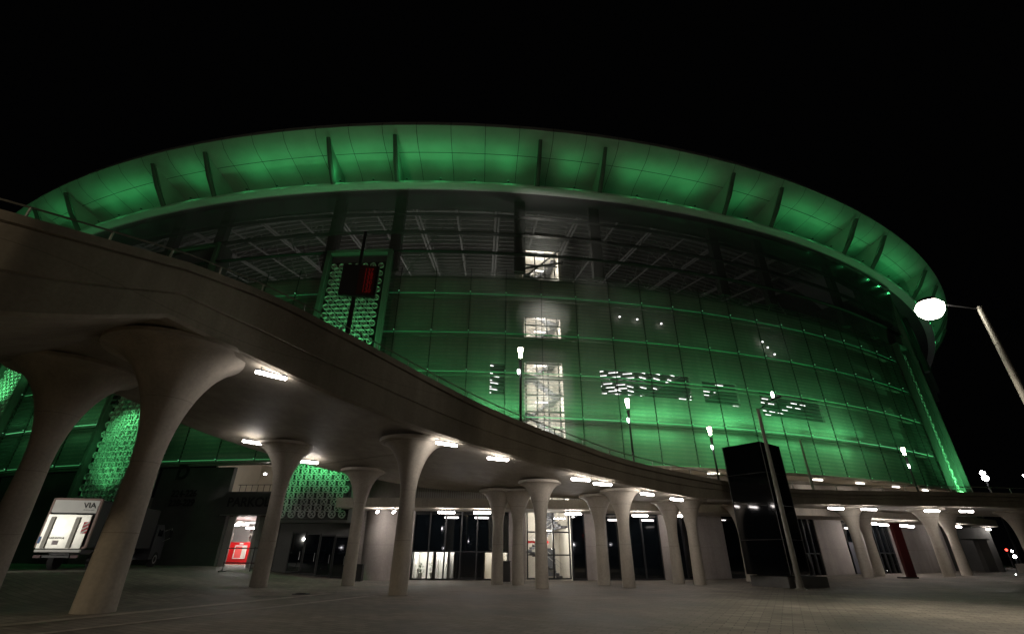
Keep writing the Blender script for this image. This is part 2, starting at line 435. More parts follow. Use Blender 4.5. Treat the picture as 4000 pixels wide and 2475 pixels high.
# trim: ledge + rounded nose
MB().sweep([(112.4, 36.7), (113.25, 36.66), (113.45, 36.74), (113.52, 36.88), (113.45, 37.02), (113.25, 37.1), (112.4, 37.06)], -80, 84, .5).build('roof_edge_trim', MAT['trim'], stad, 35)
MB().rbox(109.2, 112.39, -80, 84, 36.72, 37.0, .6).build('roof_ledge', MAT['roof_under'], stad)  # near-black colour stands in for shade below the trim
# fins: pairs
PC = [-35.6, -24.7, -13.9, -3.3, 7.72, 19.0, 29.3, 40.2, 51]
for c in PC:
    for sgn in (-1.75, 1.75):
        a = c+sgn; wd = .10   # half-width in metres
        f = MB(); ow = [(113.3, 36.9), (116.2, 41.1), (115.2, 40.6), (113.8, 40.2), (111.9, 39.7), (110.3, 38.6), (109.6, 37.15)]
        n_ = len(ow); vs = []
        for s_ in (-1, 1):
            da = s_*wd/113*180/pi
            for i, (r, z) in enumerate(ow): vs.append(P(r, a+da*(1 if i < 2 else .35), z))
        fs = [tuple(range(n_)), tuple(reversed(range(n_, 2*n_)))] + [(i, (i+1) % n_, (i+1) % n_+n_, i+n_) for i in range(n_)]
        f.add(vs, fs); fo = f.build('roof_fin', MAT['rim'], stad)
        MB().tube([P(113.45, a, 36.9), P(114.95, a, 38.6), P(116.3, a, 40.7)], [.26, .24, .20], 10).build('fin_rod', MAT['concrete_dark'], fo)  # dark material gives the backlit rod its shade as colour
        # boxed frame pier behind the glass under each fin
        if abs(a-5.97) < .1: a = 5.15
        MB().rbox(110.6, 111.2, a-.3, a+.3, 27.5, 36.6).build('frame_post', MAT['roof_under'], stad)
# facade skin: mesh 8.5..27, glass above
GAPS = []
def segs():
    out = []; e = sorted([(c-1.72, c+1.72) for c in PANELS if c < 30]+[(32.5, 34.1)]); a = A0
    for s0, s1 in e: out.append((a, s0)); a = s1
    out.append((a, A1)); return out
PANELS = [-24.3, -13.15, -3.2, 33.35]
SKIN_Z0, SKIN_Z1 = 8.6, 27.0
for s0, s1 in segs():
    MB().sweep([(RS, SKIN_Z0), (RS, SKIN_Z1)], s0, s1, .5, closed=False).build('facade_mesh', MAT['skin'], stad)
MB().sweep([(RS, SKIN_Z1), (RS+.5, 32), (112.6, 36.55)], A0, A1, .5, closed=False).build('upper_glazing', MAT['glass_upper'], stad)
# vertical mullions
a = A0+.3
while a < A1:
    if not any(abs(a-c) < 1.75 for c in PANELS):
        MB().rbox(RS-.08, RS+.015, a-.013, a+.013, SKIN_Z0, 27.4).build('mullion', MAT['dark'], stad)
    a += 1.79
# catwalk bands with green led lines
BANDS = [(8.75, 'led_low'), (12.45, 'led'), (16.5, 'led_low'), (20.4, 'led_dim'), (24.6, 'led_dim')]
for z, mt in BANDS:
    for s0, s1 in segs():
        MB().rbox(110.5, 110.9, s0, s1, z-.14, z-.06).build('catwalk', MAT['galv'], stad)
        MB().sweep([(111.2, z), (111.27, z), (111.27, z+.06), (111.2, z+.06)], s0, s1, .6).build('led_line', MAT[mt], stad)
    a = A0+.3; nd = MB()
    while a < A1:
        if not any(abs(a-c) < 1.8 for c in PANELS): nd.box(P(111.62, a, z+.05), (.06, .06, .05))
        a += 1.79
    nd.build('led_nodes', MAT['led_node'], stad)
for z in (29.2, 31.6, 34.0):
    MB().rbox(RS+.0, RS+.42, A0, A1, z-.05, z+.05).build('glazing_rail', MAT['dark'], stad)

# inner wall with openings.  columns of openings: (a0,a1,z0,z1)
HOLES = [(5.45, 7.35, 8.7, 18.2), (5.45, 7.35, 20.5, 22.9), (9.3, 14.3, 15.4, 17.9), (15.0, 17.2, 15.2, 17.6), (18.6, 23.2, 14.6, 17.2), (-1.9, -1.0, 15.2, 18.2), (3.75, 4.45, 14.9, 18.0)]
edges = sorted(set([A0, A1] + [h for H_ in HOLES for h in H_[:2]]))
wl = MB()
for i in range(len(edges)-1):
    e0, e1 = edges[i], edges[i+1]; z = 8.6
    hs = sorted([(h[2], h[3]) for h in HOLES if h[0] <= e0+1e-6 and h[1] >= e1-1e-6])
    for z0, z1 in hs:
        wl.rbox(109.55, 109.8, e0, e1, z, z0); z = z1
    wl.rbox(109.55, 109.8, e0, e1, z, 27.2)
wl.build('inner_wall', MAT['concrete_wall'], stad)
MB().rbox(96, 109.8, A0, A1, 27.2, 27.5).build('upper_floor', MAT['concrete_dark'], stad)
# end return wall
mb = MB(); p0, p1 = P(112.6, A1, 0), P(60, A1, 0)
mb.add([P(112.4, A1, 0), P(60, A1, 0), P(60, A1, 37), P(112.4, A1, 37), P(112.4, A1+.15, 0), P(60, A1+.3, 0), P(60, A1+.3, 37), P(112.4, A1+.15, 37)],
       [(0, 1, 2, 3), (7, 6, 5, 4), (0, 3, 7, 4), (3, 2, 6, 7)])
mb.build('end_wall', MAT['concrete_dark'], stad)
# roof structure seen through the glazing
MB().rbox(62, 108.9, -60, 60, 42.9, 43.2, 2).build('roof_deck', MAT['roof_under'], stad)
MB().rbox(109.0, 109.15, -60, 60, 37.0, 43.2, 1).build('dark_liner', MAT['roof_under'], stad)  # dark ring added to keep the band under the trim black
r = 82.0
while r < 108.8:
    MB().rbox(r-.05, r+.05, -42, 34, 41.9, 42.35, 1.2).build('purlin', MAT['purlin'], stad); r += .9
a = -40
k = 0
while a < 34:
    mb = MB()
    for off in ((-.12, .12) if k % 2 == 0 else (0,)):
        mb.tube([P(109, a+off, 39.2), P(80, a+off*1.3, 41.2)], .14, 6)
    zz = 0; rr = 109
    while rr > 84:
        mb.tube([P(rr, a, 39.2+(109-rr)*.069), P(rr-1.6, a, 42.4)], .07, 4, False); mb.tube([P(rr-1.6, a, 42.4), P(rr-3.2, a, 39.2+(112.2-rr)*.069)], .07, 4, False); rr -= 3.2
    mb.build('roof_truss', MAT['purlin'], stad); a += 2.75; k += 1
# diagonal bracing right behind the glass
for c in (-29, -19, -8.5, -.5, 2.4, 12.5, 16, 24):
    MB().tube([P(107, c-1.4, 28), P(107, c+1.4, 37)], .06, 6).build('brace', MAT['steel'], stad)
    MB().tube([P(107, c+1.4, 28), P(107, c-1.4, 37)], .06, 6).build('brace', MAT['steel'], stad)

# ornamental pier panels
def pier(c, z0, z1, ztop=31.5, w0=1.72):
    pr_ = MB()
    pr_.rbox(110.2, 111.55, c-w0, c+w0, z0-.2, ztop)
    pr_.rbox(111.55, 112.15, c-w0, c-w0+.22, z0-.2, ztop-.4); pr_.rbox(111.55, 112.15, c+w0-.22, c+w0, z0-.2, ztop-.4)
    pr_.rbox(111.55, 112.15, c-w0, c+w0, ztop-.4, ztop)
    pobj = pr_.build('pier', MAT['frosted'] if ztop > 12 else MAT['concrete_wall'], stad)
    back = MB(); back.rbox(111.56, 111.6, c-w0+.22, c+w0-.22, z0, z1); back.build('panel_back', MAT['panel_back'], pobj)
    sq = MB()
    # relief of rings with crosses on a staggered lattice
    rel = MB(); pitch = .80; row = .46; nrow = int((z1-z0)/row); halfw = (w0-.22)*pi/180*111.6
    for j_ in range(nrow):
        z = z0+.4+j_*row
        u = -halfw+.42+(pitch/2 if j_ % 2 else 0)
        while u < halfw-.35:
            ctr = P(111.72, c+u/111.6*180/pi, z); tx = Vector((cos(R_(c)), sin(R_(c)), 0)); zz = Vector((0, 0, 1)); nn = Vector((sin(R_(c)), -cos(R_(c)), 0))
            n = 12; vs = []
            for kk in range(n):
                an = 2*pi*kk/n
                dr = tx*cos(an) + zz*sin(an)
                vs += [ctr+dr*.285-nn*.12, ctr+dr*.285+nn*.10, ctr+dr*.235+nn*.10, ctr+dr*.235-nn*.12]
            fs = []
            for kk in range(n):
                q = ((kk+1) % n)*4; b_ = kk*4
                for e in range(3): fs.append((b_+e, q+e, q+e+1, b_+e+1))
            rel.add(vs, fs)
            for sg in (1, -1):
                d1 = (tx+zz*sg).normalized(); d2 = nn.cross(d1)
                A_, B_ = ctr-d1*.25, ctr+d1*.25
                rel.add([A_-d2*.03, B_-d2*.03, B_-d2*.03+nn*.03, A_-d2*.03+nn*.03, A_+d2*.03, B_+d2*.03, B_+d2*.03+nn*.03, A_+d2*.03+nn*.03], [(0, 1, 2, 3), (3, 2, 6, 7), (7, 6, 5, 4)])
            if u+pitch/2 < halfw-.15: sq.box(ctr+tx*pitch/2-nn*.12, (.42, .06, .40), R_(c))
            u += pitch
    rel.build('panel_relief', MAT['panel_relief'], pobj); sq.build('panel_dark_square', MAT['black'], pobj)  # black boxes stand in for the darkness of open holes
    return pobj
pier(-24.3, 5.6, 28.0); pier(-13.15, 5.4, 28.0); pier(-3.2, 4.1, 28.0, 29.2); pier(33.3, 5.0, 26.0, 27, .85)

def light(kind, name, loc, energy, col, parent=None, size=.3, to=None, spot=None, sizey=None, blend=.8):
    l = bpy.data.lights.new(name, kind); l.energy = energy; l.color = col
    if kind == 'AREA':
        l.size = size
        if sizey: l.shape = 'RECTANGLE'; l.size_y = sizey
    elif kind in ('POINT', 'SPOT'): l.shadow_soft_size = size
    if kind == 'SPOT': l.spot_size = R_(spot); l.spot_blend = blend
    o = bpy.data.objects.new(name, l); COL.objects.link(o)
    p = parent; off = Vector((0, 0, 0))
    while p is not None: off += p.location; p = p.parent
    o.location = Vector(loc)-off
    if parent is not None: o.parent = parent
    if to is not None: o.rotation_euler = (Vector(to)-Vector(loc)).to_track_quat('-Z', 'Y').to_euler()
    return o
GREEN = (.16, 1, .32)
# floodlights on the rim ledge, lighting the underside of the roof edge
a = -55
i = 0
while a < 66:
    if not any(abs(abs(a-c)-1.75) < .35 for c in PC):
        fl = MB(); fl.box(P(113.75, a, 37.0), (.2, .2, .06), R_(a)).build('rim_floodlight', MAT['dark'], stad)
        e = 100*(1+.18*sin(i*2.3))
        light('SPOT', 'rim_flood', P(113.95, a, 37.3), e*.62, (.08, 1, .27), stad, .15, P(114.8, a, 40.4), 128, blend=1)
        light('POINT', 'rim_spill', P(114.15, a, 37.4), e*.2, (.08, 1, .27), stad, .1)
    a += 1.8; i += 1
# small lights washing the outer face of the trim
a = -50
# green wall washers on the catwalks (behind the mesh)
BE = {8.75: 14, 12.45: 80, 16.5: 8, 20.4: 3, 24.6: 3}
for z, mt in BANDS:
    for s0, s1 in segs():
        n = max(1, int((s1-s0)/3.6)); da = (s1-s0)/n
        for k in range(n):
            a = s0+(k+.5)*da
            f = 1.0
            if z < 10: f = .35 if a < 8 else .8
            if z > 10 and a > 14: f = 1.1
            if a < -5: f *= .35
            L = da*pi/180*110*.8
            if a > 22: f *= max(.18, 1-(a-22)/9)
            f *= .45+1.1*random.random()
            if 8 < a < 26 and z < 14: f *= 1.8
            light('AREA', 'wall_washer', P(110.85, a, z+.2), BE[z]*f*L/6, GREEN, stad, L, P(110.1, a, z+3), sizey=.15)
            if z > 10: light('AREA', 'wall_washer', P(110.6, a, z-.3), BE[z]*f*L/6*(.5 if z < 13 else .3), GREEN, stad, L, P(109.9, a, z-3), sizey=.15)
# panel washers
for c, zz, e, up in ((-24.3, 5.2, 1600, 1), (-13.15, 5.0, 850, 1), (-3.2, 8.8, 1200, 1), (-3.2, 13.5, 3200, 1), (-3.2, 9.6, 1500, -1), (33.3, 7.0, 5000, 1), (-13.15, 13.5, 800, -1), (-24.3, 14, 1300, -1), (-13.15, 14, 500, 1), (-24.3, 15, 1500, 1)):
    MB().box(P(113.7, c, zz), (.5, .3, .3), R_(c)).build('panel_floodlight', MAT['dark'], stad)
    light('SPOT', 'panel_flood', P(113.9, c, zz+.2*up), e, (.17, 1, .32), stad, .15, P(111.6, c, zz+(6.5 if up > 0 else -2.4)), 84 if zz < 6 else 110, blend=1)
# white light inside the bowl, catching the roof steel
for a in range(-28, 30, 8):
    light('AREA', 'bowl_light', P(92, a, 30), 200 if -8 < a < 10 else (80 if a < 16 else 22), (1, .97, .9), stad, 3, P(99, a, 42))

# stair tower behind the glass
def stair_tower():
    a0, a1 = 5.5, 7.3
    bx = MB()
    for z0, z1 in ((0, 31.5),):
        bx.rbox(104.9, 105.1, a0-.3, a1+.3, z0, z1); bx.rbox(105.1, 109.5, a0-.3, a0-.12, z0, z1); bx.rbox(105.1, 109.5, a1+.12, a1+.3, z0, z1)
    bx.rbox(105.1, 109.5, a0-.12, a1+.12, 31.3, 31.5)
    bx.build('stair_shaft', MAT['cream'], stad)
    tx = Vector((cos(R_(6.4)), sin(R_(6.4)), 0)); k = 0; z = .1; rise = 1.9
    st = MB(); rail_ = MB()
    while z < 29:
        rad = 108.4 if k % 2 == 0 else 106.6
        b0, b1 = (a0+.25, a1-.25) if k % 2 else (a1-.25, a0+.25)
        pA, pB = P(rad, b0, z), P(rad, b1, z+rise)
        n = 10
        for s_ in range(n):
            p = pA.lerp(pB, (s_+.5)/n); st.box((p.x, p.y, p.z), (abs((pB-pA).xy.length)/n+.02, 1.3, .17), R_(6.4))
        for rr in (rad+.62,):
            q0, q1 = P(rr, b0, z+1.0), P(rr, b1, z+rise+1.0); rail_.tube([q0, q1], .035, 5); rail_.tube([q0-Vector((0, 0, .35)), q1-Vector((0, 0, .35))], .03, 5)
        e = b1
        st.rbox(105.2, 109.1, *(sorted((e, e+(.3 if b1 > b0 else -.3)))), z+rise-.12, z+rise+.05)
        z += rise; k += 1
    st.build('stair_flights', MAT['grey_door'], stad); rail_.build('stair_rails', MAT['steel'], stad)
    zz = 3.4
    while zz < 31:
        MB().box(P(107.2, 6.5, zz+.25), (1.2, .15, .08), R_(6.4)).build('stair_lamp', MAT['lamp_room'], stad)
        light('POINT', 'stair_light', P(109.0, 6.4, zz), 900 if zz > 6 else 500, (1, .95, .85), stad, .8)
        zz += 3.8
    for z0, z1, nm in ((0.12, 5.0, 0), (5.4, 8.35, 1), (8.7, 18.2, 1), (20.5, 22.9, 1), (27.6, 30.9, 1)):
        f = MB(); zr = 109.9
        for aa in (5.5, 6.0, 6.6, 7.3) if nm == 0 else (5.5, 6.05, 6.6, 7.15): f.rbox(zr-.05, zr+.1, aa-.03, aa+.03, z0, z1)
        q = z0
        while q <= z1+.01: f.rbox(zr-.06, zr+.12, 5.47, 7.33, q-.05, q+.05); q += 1.65 if nm == 0 else 1.55
        f.build('stair_window_frame', MAT['black'], stad)
        MB().rbox(zr+.0, zr+.02, 5.5, 7.3, z0, z1).build('stair_window_pane', MAT['glass'], stad)
    # bracing in front of the top window
    MB().tube([P(110.3, 5.4, 27.3), P(110.3, 7.4, 31)], .09, 6).build('brace', MAT['dark'], stad)
    MB().tube([P(110.3, 7.6, 29.5), P(110.3, 5.3, 28.4)], .14, 6).build('brace', MAT['dark'], stad)
    # grey door and sign at the foot of the stairs
    MB().rbox(105.15, 105.2, 6.55, 7.2, .12, 2.3).build('stair_door', MAT['grey_door'], stad)
    MB().rbox(105.15, 105.2, 6.55, 7.2, 3.9, 6.0).build('stair_door', MAT['grey_door'], stad)
    MB().rbox(108.9, 108.96, 5.6, 6.5, 2.62, 2.8).build('red_stripe', MAT['red'], stad)
stair_tower()

# concourse seen through the wall openings: slab + rows of tube lights
def concourse(a0, a1, z0, z1, rows, lit_strips):
    mb = MB(); mb.rbox(96, 109.5, a0-.5, a1+.5, z1+.9, z1+1.2, 1); mb.build('concourse_ceiling', MAT['concrete_dark'], stad)
    MB().rbox(95.8, 96, a0-1, a1+1, z0-1, z1+.9).build('concourse_wall', MAT['concrete_dark'], stad)
concourse(9.3, 14.3, 15.4, 17.9, 6, 1); concourse(15.0, 17.2, 15.2, 17.6, 6, 1); concourse(18.6, 23.2, 14.6, 17.2, 6, 1)
concourse(-1.9, -1.0, 15.2, 18.2, 6, 1); concourse(3.75, 4.45, 14.9, 18.0, 6, 1)
bar_proto = MB().box((0, 0, 0), (.95, .05, .04)).build('tube_light', MAT['lamp_bars'])
bars = []
def bars_in(a0, a1, z, r0, r1, dr, da, tilt, keep):
    r = r0; j_ = 0
    while r > r1:
        a = a0+(da*.5 if j_ % 2 else 0)
        while a < a1:
            if random.random() < keep: bars.append((P(r, a, z), R_(a)+tilt))
            a += da
        r -= dr; j_ += 1
bars_in(9.4, 12.4, 18.72, 108, 98.5, 1.15, .85, -.45, .85)
bars_in(12.2, 15.0, 18.70, 107.6, 98.5, 1.5, .9, .35, .75)
bars_in(14.6, 17.4, 18.72, 108, 98.5, 1.2, .9, -.45, .6)
bars_in(17, 19.8, 18.42, 108, 98, 1.1, .85, 0, .7)
bars_in(21, 25.6, 18.02, 107, 98.5, 1.2, .85, 0, .72)
bars_in(-1.9, -1.0, 19.0, 107, 97, 1.1, .8, .4, .7)
bars_in(3.7, 4.5, 18.8, 107, 98, 1.1, .8, .4, .9)
for i, (p, rz) in enumerate(bars):
    o = bar_proto if i == 0 else bar_proto.copy()
    if i: COL.objects.link(o)
    o.location = p; o.rotation_euler = (0, 0, rz)
    an = math.degrees(math.atan2(p.x-SCX, SCY-p.y))
    lb = ('in the opening farthest left' if an < 1 else 'left of the tallest lantern' if an < 6 else 'in the widest cluster' if an < 16.3 and p.z > 18.5
          else 'in the small middle cluster' if p.z > 18.2 else 'in the rightmost cluster')
    tag(o, 'slim ceiling tube seen through the green mesh, '+lb, 'tube light', 'concourse tube lights '+lb)
for a_, z_ in ((10.6, 23.6), (11.6, 23.5), (13.0, 23.3), (19.6, 22.9), (19.9, 22.3), (20.3, 21.6)):
    MB().box(P(110.2, a_, z_), (.14, .12, .12)).build('facade_spot', MAT['lamp_bars'], stad)

# ------------------------------------------------------------------ ground floor of the stadium
RB = 110.0
def base_seg(a0, a1, z0=-.3, z1=8.4, mat='concrete_wall', name='base_wall', r=RB):
    return MB().rbox(r-.4, r, a0, a1, z0, z1, .5).build(name, MAT[mat], stad)
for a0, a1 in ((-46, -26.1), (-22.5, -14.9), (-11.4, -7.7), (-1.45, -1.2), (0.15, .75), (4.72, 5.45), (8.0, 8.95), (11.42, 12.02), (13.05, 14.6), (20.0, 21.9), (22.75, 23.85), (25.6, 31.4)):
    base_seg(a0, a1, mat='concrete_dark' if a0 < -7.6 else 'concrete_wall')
for a0, a1 in ((-26.1, -22.5), (-14.9, -11.4)): base_seg(a0, a1, z1=6.0, name='pier_base')
# rounded pier by the doors
MB().lathe([(1.6, 0), (1.6, 8.4)], P(RB-.6, -.5, -.2), 40).build('round_pier', MAT['concrete_wall'], stad)
# upper lintel zone over glass bays
for a0, a1 in ((.75, 4.72), (7.36, 8.0), (8.95, 11.42), (12.02, 13.05), (14.6, 20.0), (21.9, 22.75), (23.85, 25.6)):
    base_seg(a0, a1, z0=5.1, z1=8.4)
# podium gallery slab in front of the wall, with railing
MB().rbox(109.98, 113.4, -2, A1, 4.88, 5.55, .5).build('podium_slab', MAT['concrete'], stad)
MB().rbox(109.98, 112.2, -1.4, A1, 8.3, 8.58, .5).build('podium_cornice', MAT['concrete'], stad)
bal = MB()
a = 1.0
while a < 12.5:
    bal.box(P(113.25, a, 6.0), (.035, .035, .95)); a += .085
bal.rbox(113.2, 113.3, 1.0, 12.5, 6.45, 6.52); bal.build('podium_railing', MAT['steel'], stad)
light('AREA', 'podium_light', P(112.3, 7, 8.0), 60, (1, .95, .9), stad, 8, P(112, 7, 6), sizey=.3)
for a_ in (11, 14, 17, 20, 23, 26, 29, 32):
    MB().box(P(111.6, a_, 8.2), (1.1, .16, .08), R_(a_)).build('podium_lamp', MAT['lamp_room'], stad)
    light('AREA', 'podium_light', P(111.7, a_, 8.1), 38, (1, .9, .82), stad, 1.2, P(111.4, a_, 5), sizey=.2)

# glazed bays (dark) with mullions and lit office rooms
def bay(a0, a1, z1=5.0, zlow=None, nm=4):
    if zlow: MB().rbox(RB-.25, RB-.2, a0, a1, zlow, z1).build('dark_glazing', MAT['glass_dark'], stad)
    else: MB().rbox(RB-.25, RB-.2, a0, a1, 0, z1).build('dark_glazing', MAT['glass_dark'], stad)
    f = MB()
    for k in range(nm+1):
        a = a0+(a1-a0)*k/nm; f.rbox(RB-.3, RB-.08, a-.03, a+.03, -.1, z1)
    f.rbox(RB-.3, RB-.08, a0, a1, -.2, .12)
    if zlow: f.rbox(RB-.3, RB-.1, a0, a1, zlow-.04, zlow+.06)
    f.build('glazing_frame', MAT['black'], stad)
bay(.75, 4.72, zlow=1.95, nm=6); bay(7.42, 8.0, nm=1); bay(8.95, 11.42, nm=3); bay(12.02, 13.05, nm=2)
bay(14.6, 18.2, nm=4); bay(18.2, 20.0, zlow=2.0, nm=5); bay(21.9, 22.75, nm=1); bay(23.85, 25.6, zlow=2.1, nm=4)
MB().rbox(RB-.24, RB-.22, .75, 4.72, .12, 1.95).build('office_window', MAT['glass'], stad)
MB().rbox(RB-.24, RB-.22, 18.2, 20, .12, 2).build('office_window', MAT['glass'], stad)
MB().rbox(RB-.24, RB-.22, 23.85, 25.6, .12, 2.1).build('office_window', MAT['glass'], stad)
def room(a0, a1, depth, z1, mat, energy, col=(1, .97, .9), lamp=True):
    m_ = MB(); m_.rbox(RB-.4-depth, RB-.3-depth, a0, a1, 0, z1); m_.rbox(RB-.4-depth, RB-.4, a0, a0+.04, 0, z1); m_.rbox(RB-.4-depth, RB-.4, a1-.04, a1, 0, z1)
    m_.rbox(RB-.4-depth, RB-.4, a0, a1, z1, z1+.1); m_.rbox(RB-.4-depth, RB-.4, a0, a1, .02, .06)
    m_.build('room', MAT[mat], stad)
    if energy: light('POINT', 'room_light', P(RB-.4-depth/2, (a0+a1)/2, z1-.3), energy, col, stad, .2)
room(.78, 1.65, 3, 2.4, 'white', 190); room(1.70, 2.25, 2.0, 2.4, 'white', 150); room(2.27, 2.50, 1.4, 2.4, 'white', 60)
room(2.52, 3.70, 4, 2.4, 'concrete_dark', 4, (.8, .85, 1)); room(3.72, 4.70, 2.2, 2.4, 'cream', 75)
room(18.2, 20.0, 1.2, 2.6, 'cream', 50); room(23.9, 24.7, 1.0, 2.6, 'white', 40); room(24.75, 25.6, 2.0, 2.6, 'concrete_dark', 0)
# office contents: desk, chair and potted plants
def plant(x, y, lab):
    p = empty('potted_plant', (x, y, .06), lab, 'plant')
    MB().lathe([(.14, 0), (.19, .35), (.2, .36)], (x, y, .06), 14).build('pot', MAT['white'], p)
    f = MB()
    for k in range(60):
        an = random.random()*6.28; h = .35+random.random()*.75; r = .05+random.random()*.32
        c = Vector((x+cos(an)*r, y+sin(an)*r, .06+h)); s_ = .07+.05*random.random()
        d = Vector((cos(an), sin(an), .5)).normalized(); e = d.cross(Vector((0, 0, 1))).normalized()
        f.add([c-e*s_*.4, c+d*s_, c+e*s_*.4, c-d*s_], [(0, 1, 2, 3)])
    for k in range(5): f.tube([(x, y, .4), (x+random.uniform(-.2, .2), y+random.uniform(-.2, .2), 1.0)], .012, 4)
    f.build('foliage', MAT['plant'], p)
q = P(108.4, 1.05); plant(q.x, q.y, 'leafy potted plant inside the brightest office window, at its left')
q = P(108.6, 1.55); plant(q.x, q.y, 'leafy potted plant beside the desk in the brightest office window')
q = P(108.9, 1.3)
dk = empty('desk', (q.x, q.y, 0), 'small white desk inside the brightest office window', 'desk')
MB().box((q.x, q.y, .74), (1.3, .6, .05)).build('desk_top', MAT['white'], dk)
for sx in (-.6, .6):
    for sy in (-.25, .25): MB().box((q.x+sx, q.y+sy, .39), (.05, .05, .66)).build('leg', MAT['dark'], dk)

# row of four glass doors under the green panel
dr = MB(); dr.rbox(RB-.35, RB-.15, -5.0, -1.4, -.2, 4.0)
dr.build('door_wall', MAT['concrete_dark'], stad)
for k in range(4):
    b0 = -4.35+k*.63
    z0 = gz(*P(RB, b0).xy)
    f = MB(); f.rbox(RB-.15, RB-.02, b0, b0+.03, z0, z0+2.9); f.rbox(RB-.15, RB-.02, b0+.57, b0+.6, z0, z0+2.9); f.rbox(RB-.15, RB-.02, b0+.03, b0+.57, z0+2.8, z0+2.9); f.rbox(RB-.15, RB-.02, b0+.03, b0+.57, z0, z0+.1)
    d_ = f.build('door', MAT['dark'], stad)
    MB().rbox(RB-.12, RB-.08, b0+.03, b0+.57, z0+.1, z0+2.8).build('glass', MAT['glass_dark'], d_)
    MB().tube([P(RB+.06, b0+.5, z0+.9), P(RB+.06, b0+.5, z0+1.5)], .02, 6).build('handle', MAT['steel'], d_)
base_seg(-1.5, -1.38)
# door in the pale right wall
MB().rbox(RB-.02, RB+.04, 22.0, 22.7, .2, 3.0).build('service_door', MAT['grey_door'], stad)

# lettering on the wall
na = lambda a: math.atan2(-cos(R_(a)), sin(R_(a)))
text_mesh('sector_letter', 'D', 1.7, MAT['lettering'], stad, P(RB+.03, -10.25, 8.0), na(-10.25), .02, bold=.05)
text_mesh('sector_numbers', '224-226\n228-229', .75, MAT['lettering'], stad, P(RB+.03, -9.85, 5.9), na(-9.85), .02, bold=.015)

# ---- parking entrance
pa0, pa1 = -7.7, -5.0
zb = .55
MB().rbox(RB-.5, RB+.25, pa0, pa1, 4.55, 6.35).build('entrance_beam', MAT['concrete_dark'], stad)
MB().rbox(RB+.25, RB+.32, pa0, pa1, 4.50, 4.58).build('beam_edge', MAT['steel'], stad)
text_mesh('entrance_sign', 'PARKOL\u00d3', 1.0, MAT['lettering'], stad, P(RB+.30, -6.3, 5.5), na(-6.3), .03, bold=.02)
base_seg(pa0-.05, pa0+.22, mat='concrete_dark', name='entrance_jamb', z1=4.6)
MB().rbox(RB-.4, RB, pa0, pa1, 9.1, 9.6).build('upper_lintel', MAT['concrete_wall'], stad)
hr = MB(); hr.rbox(RB-.05, RB, pa0+.4, pa1, 6.9, 6.94); 
for k in range(9): hr.box(P(RB-.03, pa0+.5+k*.28, 6.62), (.03, .03, .6))
hr.build('gallery_rail', MAT['black'], stad)
gal = MB(); gal.rbox(103.5, 103.8, pa0-1, pa1+1, 6.3, 11); gal.rbox(103.8, RB-.4, pa0-1, pa1+1, 6.1, 6.3); gal.rbox(103.8, RB-.4, pa0-1, pa1+1, 11, 11.2)
gal.rbox(103.8, RB-.4, pa0-1.1, pa0-1, 6.3, 11); gal.rbox(103.8, RB-.4, pa1+1, pa1+1.1, 6.3, 11)
gal.build('gallery_room', MAT['cream'], stad)
MB().tube([P(104.8, pa0-.6, 10.2), P(106.6, pa1+.6, 8.9)], .3, 12).build('gallery_duct', MAT['galv'], stad)
MB().tube([P(105.2, pa0-.6, 9.6), P(107, pa1+.6, 8.3)], .18, 10).build('gallery_pipe', MAT['cream'], stad)
for a_ in (-6.85, -5.9):
    MB().box(P(108, a_, 8.1), (.16, .16, .12)).build('gallery_lamp', MAT['lamp_white'], stad)
light('POINT', 'gallery_light', P(107.5, -6.4, 7.6), 28, (1, .88, .7), stad, .2)
# hall
ha0, ha1 = -13.2, -4.7
hall = MB(); hall.rbox(100.2, 100.5, ha0, ha1, zb, 4.5); hall.rbox(100.5, RB-.5, -6.25, -6.1, zb, 4.5); hall.rbox(100.5, RB-.5, ha0-.1, ha0, zb, 4.5); hall.rbox(100.2, RB-.5, ha0, ha1, zb-.2, zb+.02)
hall.build('parking_hall', MAT['white'], stad)
MB().rbox(100.2, RB-.5, ha0, ha1, 4.5, 4.7).build('hall_ceiling', simple('hall_ceiling', (.16, .10, .09), .7, noise=.15), stad)
MB().rbox(RB-.6, RB-.5, ha0, pa0+.5, zb-.3, 4.7).build('hall_front_wall', MAT['white'], stad)
for k, r_ in enumerate((101.5, 102.6, 103.8, 105.2, 106.6)): MB().tube([P(r_, ha0+.3, 4.35), P(r_+.9, -6.3, 4.25)], .05, 6).build('hall_pipe', MAT['steel'], stad)
for (x_, y_, z_), lb in zip(((-25.12, 46, 4.0), (-23.74, 45, 4.02), (-24.33, 48, 3.86), (-22.3, 46, 4.08)), ('left of the four', 'nearest and second of the four', 'farthest of the four, above the double air conditioner', 'right of the four')):
    tag(MB().tube([(x_-.5, y_, z_), (x_+.5, y_+.05, z_)], .07, 8).build('tube_light', MAT['lamp_white']), 'white tube light in the parking hall, '+lb, 'tube light', 'tube lights in the parking hall')
light('POINT', 'hall_light', (-24.3, 46.8, 3.5), 170, (1, .93, .9), stad, .4)
light('POINT', 'hall_light', (-22.6, 44.2, 3.6), 60, (1, .93, .9), stad, .4)
rb = empty('red_gate_booth', (-25.3, 48.6, zb), 'bright red booth with a white framed window inside the lit parking entrance', 'booth')
MB().box((-25.3, 49.2, zb+1.07), (2.1, 1.2, 2.1)).build('booth_body', MAT['red'], rb)
MB().box((-27.0, 49.0, zb+1.07), (1.3, 1.5, 2.12)).build('side_body', MAT['darkred'], rb)
wf = MB()
for dx, dz, sx_, sz_ in ((0, .52, 1.1, .07), (0, -.52, 1.1, .07), (-.53, 0, .07, 1.05), (.53, 0, .07, 1.05)): wf.box((-25.2+dx, 48.56, zb+1.3+dz), (sx_, .06, sz_))
wf.build('window_frame', MAT['white'], rb)
